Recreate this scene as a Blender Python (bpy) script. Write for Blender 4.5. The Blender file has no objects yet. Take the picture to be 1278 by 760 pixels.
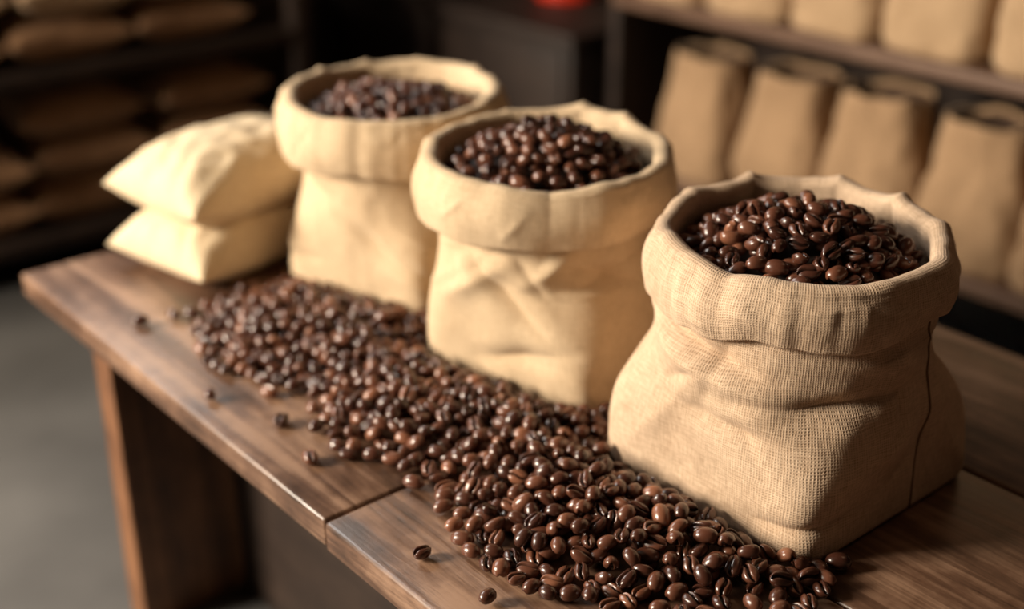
import bpy, math, random
import numpy as np
from mathutils import Vector, noise, Euler, Matrix
random.seed(7)
sc = bpy.context.scene
COL = sc.collection
TZ = 0.42          # bench top height
try:
    sc.view_settings.view_transform = 'Standard'
    sc.view_settings.look = 'None'
except Exception: pass

# ------------------------------------------------------------ materials
def newmat(name):
    m = bpy.data.materials.new(name); m.use_nodes = True
    nt = m.node_tree; b = nt.nodes['Principled BSDF']
    return m, nt, b
def N(nt, t, **kw):
    n = nt.nodes.new(t)
    for k, v in kw.items(): setattr(n, k, v)
    return n
def ramp(nt, stops):
    r = N(nt, 'ShaderNodeValToRGB'); e = r.color_ramp.elements
    e[0].position, e[0].color = stops[0][0], (*stops[0][1], 1)
    e[1].position, e[1].color = stops[-1][0], (*stops[-1][1], 1)
    for p, c in stops[1:-1]:
        x = e.new(p); x.color = (*c, 1)
    return r
def mathn(nt, op, a, b=None):
    n = N(nt, 'ShaderNodeMath', operation=op)
    for i, v in enumerate((a, b)):
        if v is None: continue
        if isinstance(v, (int, float)): n.inputs[i].default_value = v
        else: nt.links.new(v, n.inputs[i])
    return n.outputs[0]

def cloth_mat(name, c1, c2, pitch=0.0020, strength=0.5, weavecol=0.3):
    m, nt, b = newmat(name); L = nt.links.new
    uv = N(nt, 'ShaderNodeUVMap')
    tc = N(nt, 'ShaderNodeTexCoord')
    nz = N(nt, 'ShaderNodeTexNoise'); nz.inputs['Scale'].default_value = 40; nz.inputs['Detail'].default_value = 3
    L(tc.outputs['Object'], nz.inputs['Vector'])
    sep = N(nt, 'ShaderNodeSeparateXYZ'); L(uv.outputs[0], sep.inputs[0])
    wob = mathn(nt, 'MULTIPLY', nz.outputs[0], pitch*2.0)
    k = 2*math.pi/pitch
    su = mathn(nt, 'SINE', mathn(nt, 'MULTIPLY', mathn(nt, 'ADD', sep.outputs[0], wob), k))
    sv = mathn(nt, 'SINE', mathn(nt, 'MULTIPLY', mathn(nt, 'ADD', sep.outputs[1], wob), k))
    w = mathn(nt, 'ADD', mathn(nt, 'MULTIPLY', mathn(nt, 'MAXIMUM', su, sv), 0.30), 0.20)
    outs = []
    for sc_ in ((75, 600, 1), (600, 75, 1)):
        mp = N(nt, 'ShaderNodeMapping'); mp.inputs['Scale'].default_value = sc_; L(uv.outputs[0], mp.inputs[0])
        n2 = N(nt, 'ShaderNodeTexNoise'); n2.inputs['Scale'].default_value = 1; n2.inputs['Detail'].default_value = 1.5; L(mp.outputs[0], n2.inputs['Vector'])
        outs.append(n2.outputs[0])
    thr = mathn(nt, 'ADD', outs[0], outs[1])
    hgt = mathn(nt, 'ADD', w, mathn(nt, 'MULTIPLY', thr, 0.6))
    bump = N(nt, 'ShaderNodeBump'); bump.inputs['Strength'].default_value = strength; bump.inputs['Distance'].default_value = 0.0008
    L(hgt, bump.inputs['Height']); L(bump.outputs[0], b.inputs['Normal'])
    n3 = N(nt, 'ShaderNodeTexNoise'); n3.inputs['Scale'].default_value = 12; n3.inputs['Detail'].default_value = 6; L(tc.outputs['Object'], n3.inputs['Vector'])
    f = mathn(nt, 'ADD', mathn(nt, 'MULTIPLY', mathn(nt, 'SUBTRACT', n3.outputs[0], 0.5), 0.9), 0.5)
    f = mathn(nt, 'ADD', f, mathn(nt, 'MULTIPLY', mathn(nt, 'SUBTRACT', thr, 1.0), weavecol*3.2))
    f = mathn(nt, 'ADD', f, mathn(nt, 'MULTIPLY', mathn(nt, 'SUBTRACT', w, 0.30), weavecol*2.6))
    r = ramp(nt, [(0.1, c2), (0.85, c1)]); L(f, r.inputs[0]); L(r.outputs[0], b.inputs['Base Color'])
    b.inputs['Roughness'].default_value = 0.95
    b.inputs['Sheen Weight'].default_value = 0.08
    b.inputs['Specular IOR Level'].default_value = 0.08
    return m

M_cream = cloth_mat('cream_canvas', (0.72, 0.555, 0.37), (0.50, 0.36, 0.225), weavecol=0.22)
M_canvas = cloth_mat('natural_canvas', (0.76, 0.57, 0.405), (0.44, 0.30, 0.195), pitch=0.0021, strength=0.65, weavecol=0.27)
M_pillow = cloth_mat('pale_canvas', (0.80, 0.66, 0.46), (0.62, 0.48, 0.31), strength=0.4, weavecol=0.15)
M_burlap = cloth_mat('brown_burlap', (0.32, 0.18, 0.095), (0.17, 0.09, 0.044), pitch=0.004)
M_kraft = cloth_mat('kraft_canvas', (0.42, 0.27, 0.155), (0.25, 0.155, 0.086), pitch=0.004)
M_kraft2 = cloth_mat('pale_kraft_canvas', (0.48, 0.33, 0.20), (0.35, 0.23, 0.13), pitch=0.004)

def bean_mat():
    m, nt, b = newmat('roasted_bean'); L = nt.links.new
    g = N(nt, 'ShaderNodeNewGeometry')
    r = ramp(nt, [(0, (0.046, 0.015, 0.009)), (0.45, (0.092, 0.032, 0.018)), (0.8, (0.150, 0.056, 0.031)), (1, (0.26, 0.105, 0.056))])
    L(g.outputs['Random Per Island'], r.inputs[0])
    at = N(nt, 'ShaderNodeAttribute'); at.attribute_name = 'groove'
    mx = N(nt, 'ShaderNodeMixRGB'); mx.inputs[2].default_value = (0.010, 0.004, 0.002, 1)
    L(at.outputs['Fac'], mx.inputs[0]); L(r.outputs[0], mx.inputs[1]); L(mx.outputs[0], b.inputs['Base Color'])
    tc = N(nt, 'ShaderNodeTexCoord')
    nz = N(nt, 'ShaderNodeTexNoise'); nz.inputs['Scale'].default_value = 350; nz.inputs['Detail'].default_value = 2; L(tc.outputs['Object'], nz.inputs['Vector'])
    bp = N(nt, 'ShaderNodeBump'); bp.inputs['Strength'].default_value = 0.2; bp.inputs['Distance'].default_value = 0.0004
    L(nz.outputs[0], bp.inputs['Height']); L(bp.outputs[0], b.inputs['Normal'])
    b.inputs['Roughness'].default_value = 0.27
    b.inputs['Specular IOR Level'].default_value = 0.75
    return m
M_bean = bean_mat()

def wood_mat(name, stops, axis='Y', rough=0.4, bump=0.3, scale=1.0, spec=0.5):
    m, nt, b = newmat(name); L = nt.links.new
    tc = N(nt, 'ShaderNodeTexCoord'); g = N(nt, 'ShaderNodeObjectInfo')
    add = N(nt, 'ShaderNodeVectorMath', operation='MULTIPLY_ADD')
    cmb = N(nt, 'ShaderNodeCombineXYZ')
    for i in range(3): L(g.outputs['Random'], cmb.inputs[i])
    L(cmb.outputs[0], add.inputs[0]); add.inputs[1].default_value = (7, 7, 7); L(tc.outputs['Object'], add.inputs[2])
    mp = N(nt, 'ShaderNodeMapping'); L(add.outputs[0], mp.inputs[0])
    s = [26*scale]*3; s['XYZ'.index(axis)] = 1.6*scale; mp.inputs['Scale'].default_value = s
    n1 = N(nt, 'ShaderNodeTexNoise'); n1.inputs['Scale'].default_value = 1.0; n1.inputs['Detail'].default_value = 9; n1.inputs['Roughness'].default_value = 0.72; n1.inputs['Distortion'].default_value = 0.8
    L(mp.outputs[0], n1.inputs['Vector'])
    n2 = N(nt, 'ShaderNodeTexNoise'); n2.inputs['Scale'].default_value = 7; n2.inputs['Detail'].default_value = 6; n2.inputs['Roughness'].default_value = 0.65; L(add.outputs[0], n2.inputs['Vector'])
    f = mathn(nt, 'ADD', mathn(nt, 'MULTIPLY', n1.outputs[0], 0.58), mathn(nt, 'MULTIPLY', n2.outputs[0], 0.42))
    r = ramp(nt, stops); L(f, r.inputs[0]); L(r.outputs[0], b.inputs['Base Color'])
    rr = mathn(nt, 'ADD', mathn(nt, 'MULTIPLY', f, 0.6), rough-0.3); L(rr, b.inputs['Roughness'])
    b.inputs['Specular IOR Level'].default_value = spec
    bp = N(nt, 'ShaderNodeBump'); bp.inputs['Strength'].default_value = bump; bp.inputs['Distance'].default_value = 0.002
    L(n1.outputs[0], bp.inputs['Height']); L(bp.outputs[0], b.inputs['Normal'])
    return m
M_top = wood_mat('worn_walnut', [(0.41, (0.036, 0.017, 0.010)), (0.49, (0.135, 0.070, 0.042)), (0.57, (0.31, 0.185, 0.118))], rough=0.36, bump=0.5, spec=0.7)
M_leg = wood_mat('oiled_oak', [(0.38, (0.050, 0.020, 0.009)), (0.5, (0.16, 0.068, 0.029)), (0.62, (0.29, 0.135, 0.062))], axis='Z', rough=0.5)
M_dark = wood_mat('dark_shelf_wood', [(0.34, (0.008, 0.004, 0.003)), (0.5, (0.020, 0.010, 0.006)), (0.66, (0.035, 0.018, 0.010))], rough=0.6)
M_shelf = wood_mat('shelf_board_wood', [(0.34, (0.06, 0.032, 0.020)), (0.5, (0.13, 0.072, 0.045)), (0.66, (0.2, 0.12, 0.075))], rough=0.5)

def plain(name, col, rough=0.8, var=0.25, scale=4, metal=0):
    m, nt, b = newmat(name); L = nt.links.new
    tc = N(nt, 'ShaderNodeTexCoord')
    n = N(nt, 'ShaderNodeTexNoise'); n.inputs['Scale'].default_value = scale; n.inputs['Detail'].default_value = 6; L(tc.outputs['Object'], n.inputs['Vector'])
    c = Vector(col)
    r = ramp(nt, [(0.3, tuple(c*(1-var))), (0.7, tuple(c*(1+var)))]); L(n.outputs[0], r.inputs[0]); L(r.outputs[0], b.inputs['Base Color'])
    b.inputs['Roughness'].default_value = rough; b.inputs['Metallic'].default_value = metal
    return m
M_floor = plain('concrete', (0.115, 0.110, 0.105), 0.6, 0.35, 3)
M_wall = plain('brown_plaster', (0.075, 0.045, 0.026), 0.9, 0.2, 3)
M_ceil = plain('ceiling_plaster', (0.04, 0.030, 0.021), 0.9)
M_red = plain('red_glow_enamel', (0.55, 0.03, 0.01), 0.3, 0.1)  # colour of the red glow, carried by the tin
M_metal = plain('black_metal', (0.02, 0.02, 0.02), 0.4, 0.1, metal=0.8)
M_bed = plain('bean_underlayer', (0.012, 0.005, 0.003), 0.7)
M_thread = plain('seam_thread', (0.15, 0.085, 0.045), 0.9)
M_inside_shade = plain('bag_inside_shade', (0.05, 0.026, 0.014), 0.9)  # dark colour stands in for the shade inside the open bags

# ------------------------------------------------------------ helpers
def mesh_np(name, verts, faces, mat, uvs=None, smooth=True, attr=None):
    me = bpy.data.meshes.new(name)
    verts = np.asarray(verts, dtype=np.float32)
    faces = np.asarray(faces, dtype=np.int32)
    nf, k = faces.shape
    me.vertices.add(len(verts)); me.vertices.foreach_set('co', verts.ravel())
    me.loops.add(nf*k); me.loops.foreach_set('vertex_index', faces.ravel())
    me.polygons.add(nf)
    me.polygons.foreach_set('loop_start', np.arange(0, nf*k, k, dtype=np.int32))
    me.polygons.foreach_set('loop_total', np.full(nf, k, dtype=np.int32))
    me.update(calc_edges=True)
    if smooth: me.polygons.foreach_set('use_smooth', np.ones(nf, dtype=bool))
    if uvs is not None:
        l = me.uv_layers.new(name='UVMap'); l.data.foreach_set('uv', np.asarray(uvs, dtype=np.float32).ravel())
    me.validate()
    me.materials.append(mat)
    o = bpy.data.objects.new(name, me); COL.objects.link(o)
    return o
def box(name, lo, hi, mat, bevel=0.0, parent=None):
    lo = Vector(lo); hi = Vector(hi); c = (lo+hi)/2; s = (hi-lo)/2
    v = [(sx*s.x, sy*s.y, sz*s.z) for sx in (-1, 1) for sy in (-1, 1) for sz in (-1, 1)]
    f = [(0, 1, 3, 2), (4, 6, 7, 5), (0, 4, 5, 1), (2, 3, 7, 6), (0, 2, 6, 4), (1, 5, 7, 3)]
    o = mesh_np(name, v, f, mat, smooth=False); o.location = c
    if bevel:
        b = o.modifiers.new('Bevel', 'BEVEL'); b.width = bevel; b.segments = 3
    if parent: o.parent = parent
    return o
def empty(name, loc=(0, 0, 0)):
    e = bpy.data.objects.new(name, None); e.location = loc; e.empty_display_size = 0.1; COL.objects.link(e); return e
def child(o, p):
    o.parent = p; o.location = Vector(o.location)-Vector(p.location)
def nz(x, y, z=0.0): return noise.noise(Vector((x, y, z)))
def sstep(a, b, x):
    t = min(1, max(0, (x-a)/(b-a))); return t*t*(3-2*t)

# ------------------------------------------------------------ room
box('floor', (-1.7, -1.6, -0.1), (2.35, 3.0, 0.0), M_floor)
box('ceiling', (-1.7, -1.6, 2.6), (2.35, 3.0, 2.7), M_ceil)
box('wall_right', (2.25, -1.6, 0), (2.35, 2.9, 2.6), M_wall)
box('wall_front', (-1.7, -1.6, 0), (2.25, -1.5, 2.6), M_wall)
WY0, WY1, WZ0, WZ1 = 1.70, 2.75, 0.95, 2.10
wl = empty('wall_left')
box('wall_low', (-1.7, -1.5, 0), (-1.6, 2.9, WZ0), M_wall, parent=wl)
box('wall_high', (-1.7, -1.5, WZ1), (-1.6, 2.9, 2.6), M_wall, parent=wl)
box('wall_near', (-1.7, -1.5, WZ0), (-1.6, WY0, WZ1), M_wall, parent=wl)
box('wall_far', (-1.7, WY1, WZ0), (-1.6, 2.9, WZ1), M_wall, parent=wl)
w1 = empty('window_1')
for nm, lo, hi in (('sill', (-1.7, WY0, WZ0), (-1.57, WY1, WZ0+0.04)), ('head', (-1.7, WY0, WZ1-0.04), (-1.58, WY1, WZ1)),
                   ('jamb_a', (-1.7, WY0, WZ0), (-1.58, WY0+0.04, WZ1)), ('jamb_b', (-1.7, WY1-0.04, WZ0), (-1.58, WY1, WZ1)),
                   ('mullion', (-1.66, 2.21, WZ0), (-1.64, 2.235, WZ1)), ('rail', (-1.66, WY0, 1.52), (-1.64, WY1, 1.54))):
    box(nm, lo, hi, M_dark, 0.004, w1)
BX0, BX1, BZ0, BZ1 = -0.35, 1.05, 1.30, 2.20
wb = empty('wall_back')
box('wall_low', (-1.7, 2.9, 0), (2.35, 3.0, BZ0), M_wall, parent=wb)
box('wall_high', (-1.7, 2.9, BZ1), (2.35, 3.0, 2.6), M_wall, parent=wb)
box('wall_a', (-1.7, 2.9, BZ0), (BX0, 3.0, BZ1), M_wall, parent=wb)
box('wall_b', (BX1, 2.9, BZ0), (2.35, 3.0, BZ1), M_wall, parent=wb)
w2 = empty('added_window_2')  # unseen window, added to give sheen on the bench and rim light
for nm, lo, hi in (('sill', (BX0, 2.87, BZ0), (BX1, 3.0, BZ0+0.04)), ('head', (BX0, 2.88, BZ1-0.04), (BX1, 3.0, BZ1)),
                   ('jamb_a', (BX0, 2.88, BZ0), (BX0+0.04, 3.0, BZ1)), ('jamb_b', (BX1-0.04, 2.88, BZ0), (BX1, 3.0, BZ1)),
                   ('mullion', (0.335, 2.93, BZ0), (0.365, 2.96, BZ1))):
    box(nm, lo, hi, M_dark, 0.004, w2)
box('baseboard_back', (-1.6, 2.88, 0), (2.25, 2.9, 0.10), M_dark)

# ------------------------------------------------------------ bench
X0, X1, Y0, Y1 = 0.446, 1.153, -0.35, 1.43
bench = empty('wooden_bench')
SEAM = 0.769
xs = [X0, X0+0.235, X0+0.47, X1]
for j, (a, b_) in enumerate(((Y0, SEAM-0.0014), (SEAM+0.0014, Y1))):
    for i in range(3):
        off = 0.002 if j == 0 else 0.0
        box(f'board_{j*3+i+1}', (xs[i]+(0.0009 if i else -off), a, TZ-0.028), (xs[i+1]-0.0009, b_, TZ), M_top, 0.0035, bench)
for k, y in enumerate((1.27, -0.25)):
    box(f'panel_leg_{k+1}', (X0+0.02, y-0.022, 0), (X1-0.02, y+0.022, TZ-0.0285), M_leg, 0.003, bench)
box('back_panel', (0.60, -0.228, 0.0), (0.625, 1.248, TZ-0.0285), M_dark, 0.003, bench)

# ------------------------------------------------------------ beans
def bean_template(na=12, L=0.0188, W=0.0138, H=0.0114):
    ph = [-math.pi/2+d for d in (0, .10, .2, .34, .6, 1.0, 1.5, 2.05, 2.6)]
    ph = ph + [math.pi/2] + [-math.pi/2-d for d in (2.6, 2.05, 1.5, 1.0, .6, .34, .2, .10)]
    nr = len(ph)
    V = []; G = []
    V.append((-L/2, 0, 0)); G.append(0)
    for i in range(1, na):
        t = -math.cos(math.pi*i/na); t = t*0.985
        rr = (max(0, 1-abs(t)**2.3))**0.5
        for p in ph:
            cy, cz = math.cos(p), math.sin(p)
            y = cy*rr*W/2
            if cz >= 0: z = cz*rr*H*0.60
            else:
                z = -abs(cz)**0.5*rr*H*0.32
            g = 0
            if cz < -0.2:
                sy = 0.10*math.sin(t*2.6)*W*rr
                y += sy*(abs(cz)**2)
                d = abs(cy*rr)
                g = math.exp(-(d/0.14)**2)*min(1, rr*1.6)
                z += g*H*0.30
                z -= math.exp(-((d-0.36)/0.2)**2)*H*0.07
            V.append((t*L/2, y, z)); G.append(g)
    V.append((L/2, 0, 0)); G.append(0)
    F = []
    for k in range(nr):
        F.append((0, 1+(k+1) % nr, 1+k, 1+k))
    for i in range(na-2):
        for k in range(nr):
            a = 1+i*nr+k; b = 1+i*nr+(k+1) % nr
            F.append((a, b, b+nr, a+nr))
    last = len(V)-1; s = 1+(na-2)*nr
    for k in range(nr): F.append((last, s+k, s+(k+1) % nr, s+(k+1) % nr))
    return np.array(V), F, np.array(G)
BV, BF, BG = bean_template()
quads = np.array([f for f in BF if len(set(f)) == 4]); tris = np.array([f[:3] for f in BF if len(set(f)) == 3])
def beans_object(name, places):
    n = len(places); nv = len(BV)
    allv = np.zeros((n, nv, 3))
    for i, (x, y, z, tilt, flip) in enumerate(places):
        e = Euler((random.gauss(0, tilt)+(math.pi if flip else 0), random.gauss(0, tilt), 0)).to_matrix()
        r = Matrix.Rotation(random.uniform(0, 2*math.pi), 3, 'Z') @ e
        s = random.uniform(0.84, 1.08)
        sv = np.array([s*random.uniform(.92, 1.06), s*random.uniform(.94, 1.06), s])
        allv[i] = (BV*sv) @ np.array(r).T + np.array([x, y, z])
    verts = allv.reshape(-1, 3)
    offs = (np.arange(n)*nv)[:, None, None]
    q = (quads[None]+offs).reshape(-1, 4); t = (tris[None]+offs).reshape(-1, 3)
    me = bpy.data.meshes.new(name)
    me.vertices.add(len(verts)); me.vertices.foreach_set('co', verts.astype(np.float32).ravel())
    li = np.concatenate([q.ravel(), t.ravel()]).astype(np.int32)
    me.loops.add(len(li)); me.loops.foreach_set('vertex_index', li)
    nq, ntr = len(q), len(t)
    me.polygons.add(nq+ntr)
    me.polygons.foreach_set('loop_start', np.concatenate([np.arange(nq)*4, nq*4+np.arange(ntr)*3]).astype(np.int32))
    me.polygons.foreach_set('loop_total', np.concatenate([np.full(nq, 4), np.full(ntr, 3)]).astype(np.int32))
    me.update(calc_edges=True)
    me.polygons.foreach_set('use_smooth', np.ones(nq+ntr, dtype=bool))
    a = me.attributes.new('groove', 'FLOAT', 'POINT'); a.data.foreach_set('value', np.tile(BG, n).astype(np.float32))
    me.materials.append(M_bean)
    o = bpy.data.objects.new(name, me); COL.objects.link(o); return o

def deposit(sampler, base, ceil, tries, D=0.0130, lift=0.0068):
    cells = {}; out = []
    for _ in range(tries):
        p = sampler()
        if p is None: continue
        x, y = p; z0 = base(x, y); z = z0+lift; ground = True
        cx, cy = int(x//D), int(y//D)
        for i in (-1, 0, 1):
            for j in (-1, 0, 1):
                for (a, b, c) in cells.get((cx+i, cy+j), ()):
                    d2 = (a-x)**2+(b-y)**2
                    if d2 < D*D:
                        h = c+math.sqrt(D*D-d2)*0.82
                        if h > z: z = h; ground = False
        if z > ceil(x, y): continue
        cells.setdefault((cx, cy), []).append((x, y, z))
        out.append((x, y, z, 0.05 if ground else 0.45, random.random() < 0.45))
    return out

SACKS = [dict(c=(0.807, 0.594), off=(-0.003, -0.006), hb=0.116, rot=0),
         dict(c=(0.785, 0.883), off=(0.016, -0.017), hb=0.106, rot=10),
         dict(c=(0.794, 1.154), off=(0.004, -0.014), hb=0.102, rot=16)]
def sack_local(x, y, s):
    dx, dy = x-s['c'][0]-s['off'][0], y-s['c'][1]-s['off'][1]
    a = -math.radians(s['rot'])
    return dx*math.cos(a)-dy*math.sin(a), dx*math.sin(a)+dy*math.cos(a)
def sack_dist(x, y):
    m = 9
    for s in SACKS:
        u, v = sack_local(x, y, s)
        k = (abs(u)**7+abs(v)**7)**(1/7)
        m = min(m, k-s['hb'])
    return m
front = [(0.541, 1.192), (0.493, 1.064), (0.545, 0.965), (0.514, 0.900), (0.508, 0.832), (0.552, 0.760), (0.506, 0.690), (0.499, 0.625), (0.524, 0.548), (0.590, 0.480), (0.645, 0.436), (0.707, 0.446)]
backp = [(0.735, 0.48), (0.735, 0.70), (0.73, 0.76), (0.72, 0.80), (0.71, 0.98), (0.75, 1.02), (0.72, 1.10), (0.690, 1.20), (0.642, 1.215)]
poly = front+backp
def inside(x, y):
    c = False; n = len(poly)
    for i in range(n):
        x1, y1 = poly[i]; x2, y2 = poly[(i+1) % n]
        if (y1 > y) != (y2 > y) and x < (x2-x1)*(y-y1)/(y2-y1)+x1: c = not c
    return c
def segd(px, py, a, b):
    ax, ay = a; bx, by = b; dx, dy = bx-ax, by-ay
    t = max(0, min(1, ((px-ax)*dx+(py-ay)*dy)/(dx*dx+dy*dy)))
    return math.hypot(px-ax-t*dx, py-ay-t*dy)
far_end = [(0.690, 1.20), (0.642, 1.215), (0.541, 1.192)]
def edge_dist(x, y):
    d = min(segd(x, y, front[i], front[i+1]) for i in range(len(front)-1))
    return min(d, min(segd(x, y, far_end[i], far_end[i+1]) for i in range(2)))
def samp():
    x, y = random.uniform(0.49, 0.76), random.uniform(0.43, 1.22)
    if not inside(x, y) or sack_dist(x, y) < 0.009: return None
    d = edge_dist(x, y)
    if d < 0.020 and random.random() > 0.08+d/0.020*0.45: return None
    return x, y
def ceil_f(x, y):
    d = edge_dist(x, y)
    e = min(0.026, max(0, d-0.014)*0.38)
    e = min(e, 0.004+0.50*max(0, sack_dist(x, y)-0.008))
    return TZ+0.0085+e+0.004*nz(x*25, y*25)
pl = deposit(samp, lambda x, y: TZ, ceil_f, 24000)
for (x, y) in [(0.491, 1.205), (0.526, 1.196), (0.518, 0.980), (0.498, 0.925), (0.484, 0.852), (0.529, 0.760), (0.476, 0.676), (0.480, 0.60),
               (0.470, 1.01)]:
    pl.append((x, y, TZ+0.0068, 0.04, random.random() < 0.3))
spill = beans_object('spilled_coffee_beans', pl)

# ------------------------------------------------------------ open sacks
def make_sack(S, seed, mat, zt=0.211, rw=0.104, fr=0.0078, cuff=0.043, apex=0.230, edge=0.186, kinks=(), creases=(), body=0.118, seam=None, nsq=10.0, rimtilt=0.0, famp=1.0, nkb=0.104, cufft=(126, 0.0)):
    rnd = random.Random(seed)
    NT = 320
    cx, cy = S['c']; hb = S['hb']; rot = math.radians(S['rot']); ox, oy = S['off']
    par = empty('coffee_sack', (cx, cy, TZ))
    folds = []
    for _ in range(34):
        t0 = rnd.uniform(0, 2*math.pi); z0 = rnd.uniform(0.01, zt-0.03)
        ang = rnd.choice((rnd.gauss(0.1, 0.4), rnd.gauss(1.4, 0.4), rnd.gauss(-0.7, 0.3))); ln = rnd.uniform(0.018, 0.05)
        folds.append((t0*0.12, z0, math.cos(ang), math.sin(ang), ln, rnd.uniform(0.004, 0.009), famp*rnd.choice((-1, -1, 1))*rnd.uniform(0.0018, 0.0042)))
    for (ta, za, tb, zb, w, amp) in creases:
        ta, tb = math.radians(ta)*0.12, math.radians(tb)*0.12
        dx, dz = tb-ta, zb-za; l = math.hypot(dx, dz)
        folds.append(((ta+tb)/2, (za+zb)/2, dx/l, dz/l, l/2, w, amp))
    cfolds = []
    for _ in range(26):
        ang = rnd.choice((rnd.gauss(0.0, 0.35), rnd.gauss(1.2, 0.4), rnd.gauss(-1.0, 0.4)))
        cfolds.append((rnd.uniform(0, 2*math.pi)*0.12, rnd.uniform(zt-cuff, zt), math.cos(ang), math.sin(ang), rnd.uniform(0.010, 0.026), rnd.uniform(0.0025, 0.005), rnd.choice((-1, 1))*rnd.uniform(0.0008, 0.0020)))
    C = 2*math.pi*0.12
    def fold_sum(lst, th, z, p=1.5):
        s = 0.0
        px = (th % (2*math.pi))*0.12
        for (fx, fz, dx, dz, ln, w, amp) in lst:
            ex = px-fx
            if ex > C/2: ex -= C
            if ex < -C/2: ex += C
            ez = z-fz
            a = ex*dx+ez*dz; b = -ex*dz+ez*dx
            if abs(b) > 3.2*w or abs(a) > 2.2*ln: continue
            s += amp*math.exp(-abs(b/w)**p-(a/ln)**2)
        return s
    def W(th, z):
        s = fold_sum(folds, th, z)
        s += 0.0045*nz(2.2*math.cos(th)+seed, 2.2*math.sin(th), z*14)
        s += 0.0008*nz(6*math.cos(th)+seed, 6*math.sin(th), z*50)
        return s
    def kk(th):
        v = 0
        for (td, amp, wd) in kinks:
            d = abs((th-math.radians(td)+math.pi) % (2*math.pi)-math.pi)
            v += amp*math.exp(-d/wd)
        return v
    def rimz(th):
        v = zt+0.003*nz(1.6*math.cos(th)+seed*3, 1.6*math.sin(th), 5)+0.0018*nz(5*math.cos(th)+seed, 5*math.sin(th), 9)
        return v+kk(th)-rimtilt*math.cos(th-math.radians(216))
    def rimr(th):
        return 0.0045*nz(1.8*math.cos(th)+seed*5, 1.8*math.sin(th), 2)+0.0014*nz(5*math.cos(th)+seed*5, 5*math.sin(th), 3)+0.5*kk(th)
    def sup(th, n):
        th = th-rot
        return (abs(math.cos(th))**n+abs(math.sin(th))**n)**(-1/n)
    def hwid(q):
        if q < 0.40: return hb+(body-hb)*sstep(0, 0.40, q)
        if q < 0.78: return body+(nkb-body)*sstep(0.40, 0.78, q)
        return nkb+(rw-nkb)*sstep(0.78, 1, q)
    def wallr(th, z, rz, rr, er=0.007):
        if z < er:
            q = z/er; hw = hb-er+er*math.sin(math.acos(1-q) if q < 1 else math.pi/2)
        else:
            hw = hwid((z-er)/(rz-er))
        n = 2.0+(nsq-2)*(1-sstep(0.0, 0.66, z/rz))**1.6
        r = hw*sup(th, n)
        r += W(th, z)*sstep(0, 0.025, z)*(1-0.9*sstep(rz-cuff-0.004, rz-0.02, z))
        return r+rr*sstep(rz-0.07, rz, z)
    ts = [2*math.pi*i/NT for i in range(NT)]
    RZ = [rimz(t) for t in ts]; RR = [rimr(t) for t in ts]
    CF = [cuff*(1+cufft[1]*math.cos(t-math.radians(cufft[0]))+0.14*nz(1.5*math.cos(t)+seed*7, 1.5*math.sin(t), 1)+0.03*nz(6*math.cos(t)+seed, 6*math.sin(t), 4)) for t in ts]
    rows = []
    for k in range(1, 9): rows.append(('b', k/9))
    NW = 96
    for k in range(NW+1): rows.append(('w', k/NW))
    NF = 14
    for k in range(1, NF): rows.append(('f', k/NF))
    NC = 40
    for k in range(NC+1): rows.append(('c', k/NC))
    for k in range(1, 9): rows.append(('e', k/8))
    V = []
    er = 0.007
    def cn(th, c, s, z):
        return 0.0034*nz(1.8*c+seed*2, 1.8*s, z*12+3)+0.0010*nz(5*c+seed*2, 5*s, z*40)+fold_sum(cfolds, th, z)
    for kind, t in rows:
        for i, th in enumerate(ts):
            c, s = math.cos(th), math.sin(th)
            rz, rr = RZ[i], RR[i]
            fi = fr*(1+0.30*nz(2*c+seed, 2*s, 7)+0.08*nz(9*c+seed, 9*s, 7))
            if kind == 'b':
                r = (hb-er)*t*sup(th, 2+(nsq-2)*t); z = 0.0014; sh = 1
            elif kind == 'w':
                z = t*rz
                r = wallr(th, z, rz, rr)
                sh = 1-sstep(0, 0.85, t)
                z = max(z, 0.0014)
            elif kind == 'f':
                a = math.pi*t; sh = 0
                r = rw+rr+fi*(1-math.cos(a)); z = rz+fi*0.8*math.sin(a)
            elif kind == 'c':
                z = rz-CF[i]*t; sh = 0
                r = rw+rr+2*fi+0.0050*math.sin(math.pi*t)+0.0035*t
                r += cn(th, c, s, z)*sstep(0, 0.25, t)
            else:
                a = math.pi*t*0.9; sh = 0
                zz = rz-CF[i]
                r0 = rw+rr+2*fi+0.0035+cn(th, c, s, zz)
                r = r0-0.0038*(1-math.cos(a)); z = zz-0.0038*math.sin(a)
            V.append((r*c+ox*sh, r*s+oy*sh, z))
    nr = len(rows)
    F = []; UV = []
    arr = np.array(V).reshape(nr, NT, 3)
    seg = np.linalg.norm(arr[1:]-arr[:-1], axis=2).mean(axis=1)
    vv = np.concatenate([[0], np.cumsum(seg)])
    q = 2*math.pi*0.118/NT
    for r_ in range(nr-1):
        for i in range(NT):
            j = (i+1) % NT
            a = r_*NT+i; b = r_*NT+j
            F.append((a, b, b+NT, a+NT))
            UV += [(i*q, vv[r_]), ((i+1)*q, vv[r_]), ((i+1)*q, vv[r_+1]), (i*q, vv[r_+1])]
    o = mesh_np('cloth', V, F, mat, UV)
    o.location = (cx, cy, TZ); child(o, par)
    sm = o.modifiers.new('Solidify', 'SOLIDIFY'); sm.thickness = 0.0022; sm.offset = 0
    rin = rw-0.003
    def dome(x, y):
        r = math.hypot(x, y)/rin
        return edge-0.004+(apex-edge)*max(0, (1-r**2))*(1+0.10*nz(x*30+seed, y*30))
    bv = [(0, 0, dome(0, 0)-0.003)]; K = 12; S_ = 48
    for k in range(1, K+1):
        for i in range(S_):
            a = 2*math.pi*i/S_; x, y = rin*k/K*math.cos(a), rin*k/K*math.sin(a); bv.append((x, y, dome(x, y)-0.003))
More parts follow.
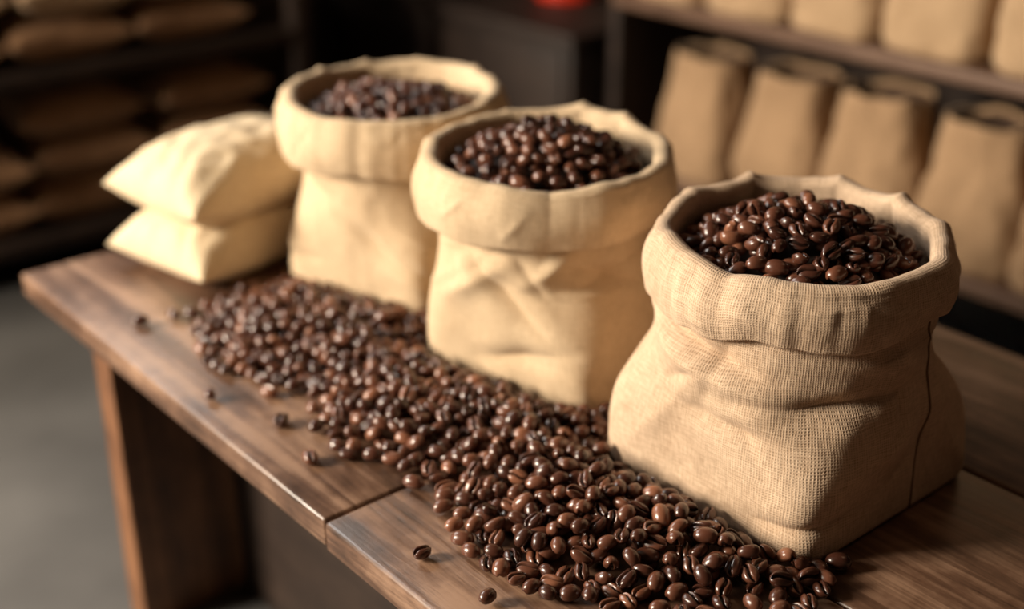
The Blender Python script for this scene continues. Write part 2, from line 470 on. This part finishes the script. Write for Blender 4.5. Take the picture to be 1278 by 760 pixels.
    bf2 = [(1+k*S_+i, 1+(k+1)*S_+i, 1+(k+1)*S_+(i+1) % S_, 1+k*S_+(i+1) % S_) for k in range(K-1) for i in range(S_)]
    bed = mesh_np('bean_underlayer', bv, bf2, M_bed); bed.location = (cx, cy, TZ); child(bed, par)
    def sp():
        a = random.uniform(0, 2*math.pi); r = (rin-0.007)*math.sqrt(random.random())
        return r*math.cos(a), r*math.sin(a)
    pl = deposit(sp, lambda x, y: dome(x, y)-0.009, lambda x, y: dome(x, y)+0.010, 7000)
    pl = [(x, y, z, 0.4, f) for (x, y, z, t, f) in pl]
    bo = beans_object('coffee_beans', pl); bo.location = (cx, cy, TZ); child(bo, par)
    if seam is not None:
        pts = []
        for k in range(60):
            t = k/59; z = 0.004+t*(zt-cuff-0.002)
            th = math.radians(seam+4*math.sin(t*2.4)-2)
            r = wallr(th, z, rimz(th), rimr(th))+0.0012
            sh = 1-sstep(0, 0.85, z/zt)
            pts.append((r*math.cos(th)+ox*sh, r*math.sin(th)+oy*sh, z))
        cu = bpy.data.curves.new('side_seam', 'CURVE'); cu.dimensions = '3D'; sp_ = cu.splines.new('POLY'); sp_.points.add(len(pts)-1)
        for p_, c_ in zip(sp_.points, pts): p_.co = (*c_, 1)
        cu.bevel_depth = 0.0011; cu.materials.append(M_thread)
        so = bpy.data.objects.new('side_seam', cu); COL.objects.link(so); so.parent = par
    return par

make_sack(SACKS[0], 3, M_canvas, body=0.118, seam=281, rw=0.103, cuff=0.040, rimtilt=0.003, apex=0.230, edge=0.186, nkb=0.113, cufft=(126, 0.18),
          kinks=((62, 0.008, 0.12), (22, 0.005, 0.10), (352, 0.006, 0.08), (95, 0.003, 0.12), (150, 0.003, 0.14), (320, 0.003, 0.12), (190, -0.003, 0.15)),
          creases=((140, 0.160, 205, 0.135, 0.007, -0.013), (150, 0.140, 215, 0.118, 0.011, 0.010), (200, 0.112, 265, 0.120, 0.009, -0.011), (170, 0.095, 225, 0.085, 0.009, -0.009),
                   (150, 0.04, 175, 0.11, 0.010, 0.004), (205, 0.020, 240, 0.032, 0.007, -0.009), (235, 0.06, 280, 0.09, 0.014, 0.006), (290, 0.15, 325, 0.10, 0.009, -0.008), (235, 0.155, 275, 0.14, 0.010, 0.007)))
make_sack(SACKS[1], 11, M_cream, body=0.109, rw=0.104, cuff=0.046, apex=0.235, edge=0.188, zt=0.213, nkb=0.106, rimtilt=0.004, cufft=(126, 0.12),
          kinks=((30, 0.007, 0.12), (70, 0.003, 0.12), (130, 0.003, 0.12), (5, 0.005, 0.10), (230, -0.003, 0.1), (335, 0.003, 0.1)),
          creases=((140, 0.150, 200, 0.150, 0.008, -0.010), (180, 0.14, 225, 0.07, 0.011, -0.013), (165, 0.09, 200, 0.13, 0.012, 0.010), (185, 0.035, 230, 0.060, 0.009, -0.008), (240, 0.14, 280, 0.11, 0.009, -0.008), (215, 0.12, 240, 0.15, 0.010, 0.008)))
make_sack(SACKS[2], 23, M_cream, body=0.105, rw=0.106, cuff=0.050, apex=0.216, edge=0.184, zt=0.212, nkb=0.105, rimtilt=0.003,
          kinks=((40, 0.005, 0.12), (100, 0.005, 0.1), (0, 0.005, 0.1), (340, 0.004, 0.1), (70, 0.004, 0.08)),
          creases=((150, 0.13, 190, 0.12, 0.010, -0.008), (200, 0.10, 240, 0.05, 0.012, -0.008)))

# ------------------------------------------------------------ pillow-like closed sacks
def pillow(name, loc, L, Wd, T, rot, mat, seed, tilt=(0, 0), nu=64, flat=0.7, low=0.44, cu=0.10, wamp=1.0):
    V = []; UV = []; F = []
    def pt(u, v, side):
        e = (max(0, 1-abs(u)**2.6)*max(0, 1-abs(v)**2.6))**0.5
        x = u*L/2*(1-0.09*(1-v*v)*abs(u)**3)
        y = v*Wd/2*(1-0.09*(1-u*u)*abs(v)**3)
        edge = max(abs(u), abs(v))
        wr = 0.07*nz(u*3+seed, v*3, side)*e
        ang = math.atan2(v, u)
        wr += 0.075*wamp*math.sin(ang*13+seed+2*nz(u*2, v*2, seed))*e*(edge**3)*(0.3+0.7*abs(math.sin(2*ang)))
        wr += 0.09*wamp*(0.25-abs(nz(u*3.2+seed, v*3.2, side*2)))*e
        wr += 0.05*wamp*nz(u*7+seed, v*7, side)*e*edge
        if side > 0: z = T*(1-low)*(e+wr)
        else: z = -T*low*(min(flat, e)/flat*0.95)+T*0.01*wr
        cr = (abs(u)*abs(v))**3
        z += T*cu*cr
        return x, y, z
    n = nu
    for side in (1, -1):
        for i in range(n+1):
            for j in range(n+1):
                u = math.sin((-1+2*i/n)*math.pi/2); v = math.sin((-1+2*j/n)*math.pi/2)
                V.append(pt(u, v, side))
    m = (n+1)*(n+1)
    for s in (0, 1):
        for i in range(n):
            for j in range(n):
                a = s*m+i*(n+1)+j; q = (a, a+n+1, a+n+2, a+1)
                if s: q = q[::-1]
                F.append(q)
                UV += [(V[k][0], V[k][1]) for k in q]
    o = mesh_np(name, V, F, mat, UV)
    wd = o.modifiers.new('Weld', 'WELD'); wd.merge_threshold = 0.0002
    o.location = loc; o.rotation_euler = (tilt[0], tilt[1], math.radians(rot))
    return o
pillow('closed_coffee_sack', (0.672, 1.326, TZ+0.0255), 0.238, 0.176, 0.084, 11, M_pillow, 2, low=0.29, cu=0.0, wamp=1.3)
pillow('closed_coffee_sack', (0.684, 1.330, TZ+0.096), 0.250, 0.176, 0.090, 9, M_pillow, 9, tilt=(0, 0.0), low=0.34, cu=0.02, wamp=1.2)

# ------------------------------------------------------------ right shelving + bags
def bag(name, loc, w, d, h, mat, seed, rot=0):
    NT, NZ = 72, 40
    V = []; F = []; UV = []
    rows = [('o', k/NZ) for k in range(NZ+1)]+[('i', k/10) for k in range(1, 11)]
    for kind, t in rows:
        for i in range(NT):
            th = 2*math.pi*i/NT; c, s = math.cos(th), math.sin(th)
            tt = t if kind == 'o' else 1-t*0.45
            n = 5-2.6*tt
            k = (abs(c)**n+abs(s)**n)**(-1/n)
            z = tt*h*(1+0.03*nz(2*c+seed, 2*s)*tt)
            bulge = 1.02+0.05*math.sin(math.pi*min(1, tt*1.3))-0.17*sstep(0.2, 1, tt)
            if tt < 0.06: bulge *= 0.90+0.10*math.sqrt(tt/0.06)
            o_ = 0.08*nz(2.5*c+seed, 2.5*s, tt*4)+0.035*nz(7*c+seed, 7*s, tt*9)
            x = w/2*c*k*bulge*(1+o_); y = d/2*s*k*bulge*(1+o_)
            if kind == 'i': x *= 0.94; y *= 0.92
            V.append((x, y, z))
    nr = len(rows); MI = []
    for r in range(nr-1):
        for i in range(NT):
            j = (i+1) % NT
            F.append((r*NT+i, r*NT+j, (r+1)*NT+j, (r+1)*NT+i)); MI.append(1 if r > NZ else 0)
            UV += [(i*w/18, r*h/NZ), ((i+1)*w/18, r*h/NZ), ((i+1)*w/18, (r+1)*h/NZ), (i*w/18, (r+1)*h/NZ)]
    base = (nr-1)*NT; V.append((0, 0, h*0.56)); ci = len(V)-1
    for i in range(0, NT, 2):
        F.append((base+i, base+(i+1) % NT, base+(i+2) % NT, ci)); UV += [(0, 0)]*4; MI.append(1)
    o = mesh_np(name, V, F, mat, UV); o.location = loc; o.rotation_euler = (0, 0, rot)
    o.data.materials.append(M_inside_shade)
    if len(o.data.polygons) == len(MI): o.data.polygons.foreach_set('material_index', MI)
    return o
SH = empty('shelving_unit')
SX0, SX1 = 1.82, 2.20
for k, z in enumerate((0.166, 0.5075, 0.90, 1.30)):
    box(f'shelf_{k+1}', (SX0, -0.6, z-0.024), (SX1, 1.86, z), M_shelf, 0.003, SH)
for k, y in enumerate((-0.6, 0.25, 1.82)):
    box(f'post_{k+1}', (SX0+0.34, y, 0), (SX1, y+0.04, 1.5), M_dark, 0.003, SH)
box('end_panel', (SX0+0.01, 1.845, 0), (SX1, 1.87, 1.5), M_dark, 0.002, SH)
box('back_board', (SX1-0.012, -0.58, 0.0), (SX1, 1.84, 1.48), M_dark, 0.002, SH)
for k, y in enumerate((0.45, 0.65, 0.85, 1.045, 1.245, 1.445, 1.645)):
    bag('kraft_bag', (1.905+0.008*math.sin(k*3), y, 0.1665), 0.15, 0.183, 0.252+0.006*math.sin(k*2), M_kraft, k*3.1, 0.12*math.sin(k*5))
for k, y in enumerate((0.55, 0.75, 0.95, 1.15, 1.35, 1.55, 1.74)):
    bag('kraft_bag', (1.915, y, 0.508), 0.155, 0.182, 0.27, M_kraft2, k*4.7+50, 0.08*math.sin(k*4))

# low dark cabinet in the corner with red tin put in for a red-orange glow
cb = empty('wooden_cabinet')
box('carcass', (1.80, 1.95, 0.0), (2.22, 2.85, 0.385), M_dark, 0.003, cb)
box('cabinet_top', (1.78, 1.93, 0.385), (2.23, 2.87, 0.41), M_dark, 0.003, cb)
box('cabinet_door_a', (1.79, 1.97, 0.03), (1.80, 2.39, 0.37), M_dark, 0.002, cb)
box('cabinet_door_b', (1.79, 2.41, 0.03), (1.80, 2.83, 0.37), M_dark, 0.002, cb)
bpy.ops.mesh.primitive_cylinder_add(vertices=48, radius=0.075, depth=0.14, location=(2.05, 2.24, 0.4805))
tin = bpy.context.object; tin.name = 'red_glow_tin'; tin.data.materials.append(M_red)
bv = tin.modifiers.new('Bevel', 'BEVEL'); bv.width = 0.006; bv.segments = 3

# ------------------------------------------------------------ left rack with stacked sacks
RK = empty('storage_rack')
box('rack_shelf_low', (-0.3, 2.36, 0.06), (1.42, 2.86, 0.09), M_dark, 0.003, RK)
box('rack_shelf_mid', (-0.3, 2.36, 0.385), (1.42, 2.86, 0.41), M_dark, 0.003, RK)
box('rack_shelf_top', (-0.3, 2.36, 0.83), (1.42, 2.86, 0.855), M_dark, 0.003, RK)
for k, (x, y) in enumerate(((-0.3, 2.36), (1.38, 2.36), (-0.3, 2.82), (1.38, 2.82), (0.56, 2.82))):
    box(f'rack_post_{k+1}', (x, y, 0), (x+0.04, y+0.04, 1.2), M_dark, 0.003, RK)
s = 0
for lvl, (zb, rows_, mt) in enumerate(((0.09, 3, M_burlap), (0.41, 2, M_burlap))):
    for r in range(rows_):
        for i in range(6):
            s += 1
            x = -0.12+i*0.262+0.02*math.sin(s*7)
            if r == 2 and i == 3: continue
            m_ = M_kraft2 if (lvl == 1 and r == 1) else mt
            pillow('burlap_sack', (x, 2.53+0.01*math.sin(s*3), zb+0.036+r*0.086), 0.25, 0.30, 0.092, 3*math.sin(s*5), m_, s*1.7, nu=24, low=0.38, wamp=0.5)

# ------------------------------------------------------------ added pendant lamp for fill light (off frame)
pd = empty('fill_pendant', (1.35, 0.2, 1.95))
bpy.ops.mesh.primitive_cone_add(vertices=48, radius1=0.18, radius2=0.04, depth=0.16, end_fill_type='NOTHING', location=(0, 0, 0))
shd = bpy.context.object; shd.name = 'fill_pendant_shade'; shd.data.materials.append(M_metal); shd.parent = pd
shd.modifiers.new('Solidify', 'SOLIDIFY').thickness = 0.003
bpy.ops.mesh.primitive_cylinder_add(vertices=12, radius=0.004, depth=0.57, location=(0, 0, 0.365))
cd = bpy.context.object; cd.name = 'fill_pendant_cord'; cd.data.materials.append(M_metal); cd.parent = pd
ld = bpy.data.lights.new('fill_light', 'POINT'); ld.energy = 2.6; ld.color = (1, 0.58, 0.32); ld.shadow_soft_size = 0.06
lo = bpy.data.objects.new('fill_light', ld); COL.objects.link(lo); lo.parent = pd; lo.location = (0, 0, -0.05)

# ------------------------------------------------------------ daylight through the left window, added light at the back
def window_light(name, loc, target, sx, sy, e, col):
    al = bpy.data.lights.new(name, 'AREA'); al.shape = 'RECTANGLE'; al.size = sx; al.size_y = sy
    al.energy = e; al.color = col
    ao = bpy.data.objects.new(name, al); COL.objects.link(ao)
    ao.location = loc
    ao.rotation_euler = (Vector(target)-Vector(loc)).to_track_quat('-Z', 'Y').to_euler()
window_light('window_daylight_left', (-1.78, 2.25, 1.55), (0.75, 0.9, 0.5), 0.85, 0.9, 228, (1.0, 0.87, 0.70))
window_light('added_sheen_light_back', (0.35, 3.05, 1.75), (0.6, 1.0, 0.45), 1.3, 0.85, 32, (1.0, 0.95, 0.89))  # added light behind the invented back window, for sheen and highlights

w = bpy.data.worlds.new('World'); sc.world = w; w.use_nodes = True
w.node_tree.nodes['Background'].inputs[0].default_value = (0.55, 0.65, 0.8, 1)
w.node_tree.nodes['Background'].inputs[1].default_value = 0.4

# ------------------------------------------------------------ camera
cam = bpy.data.cameras.new('camera'); co = bpy.data.objects.new('camera', cam); COL.objects.link(co)
cam.sensor_width = 36; cam.lens = 36*1600/1278
pitch = math.radians(24.85)
co.location = (0, 0, TZ+0.60)
co.rotation_euler = (math.pi/2-pitch, 0, math.radians(-40))
cam.clip_start = 0.01
cam.dof.use_dof = True; cam.dof.focus_distance = 0.965; cam.dof.aperture_fstop = 1.9
sc.camera = co
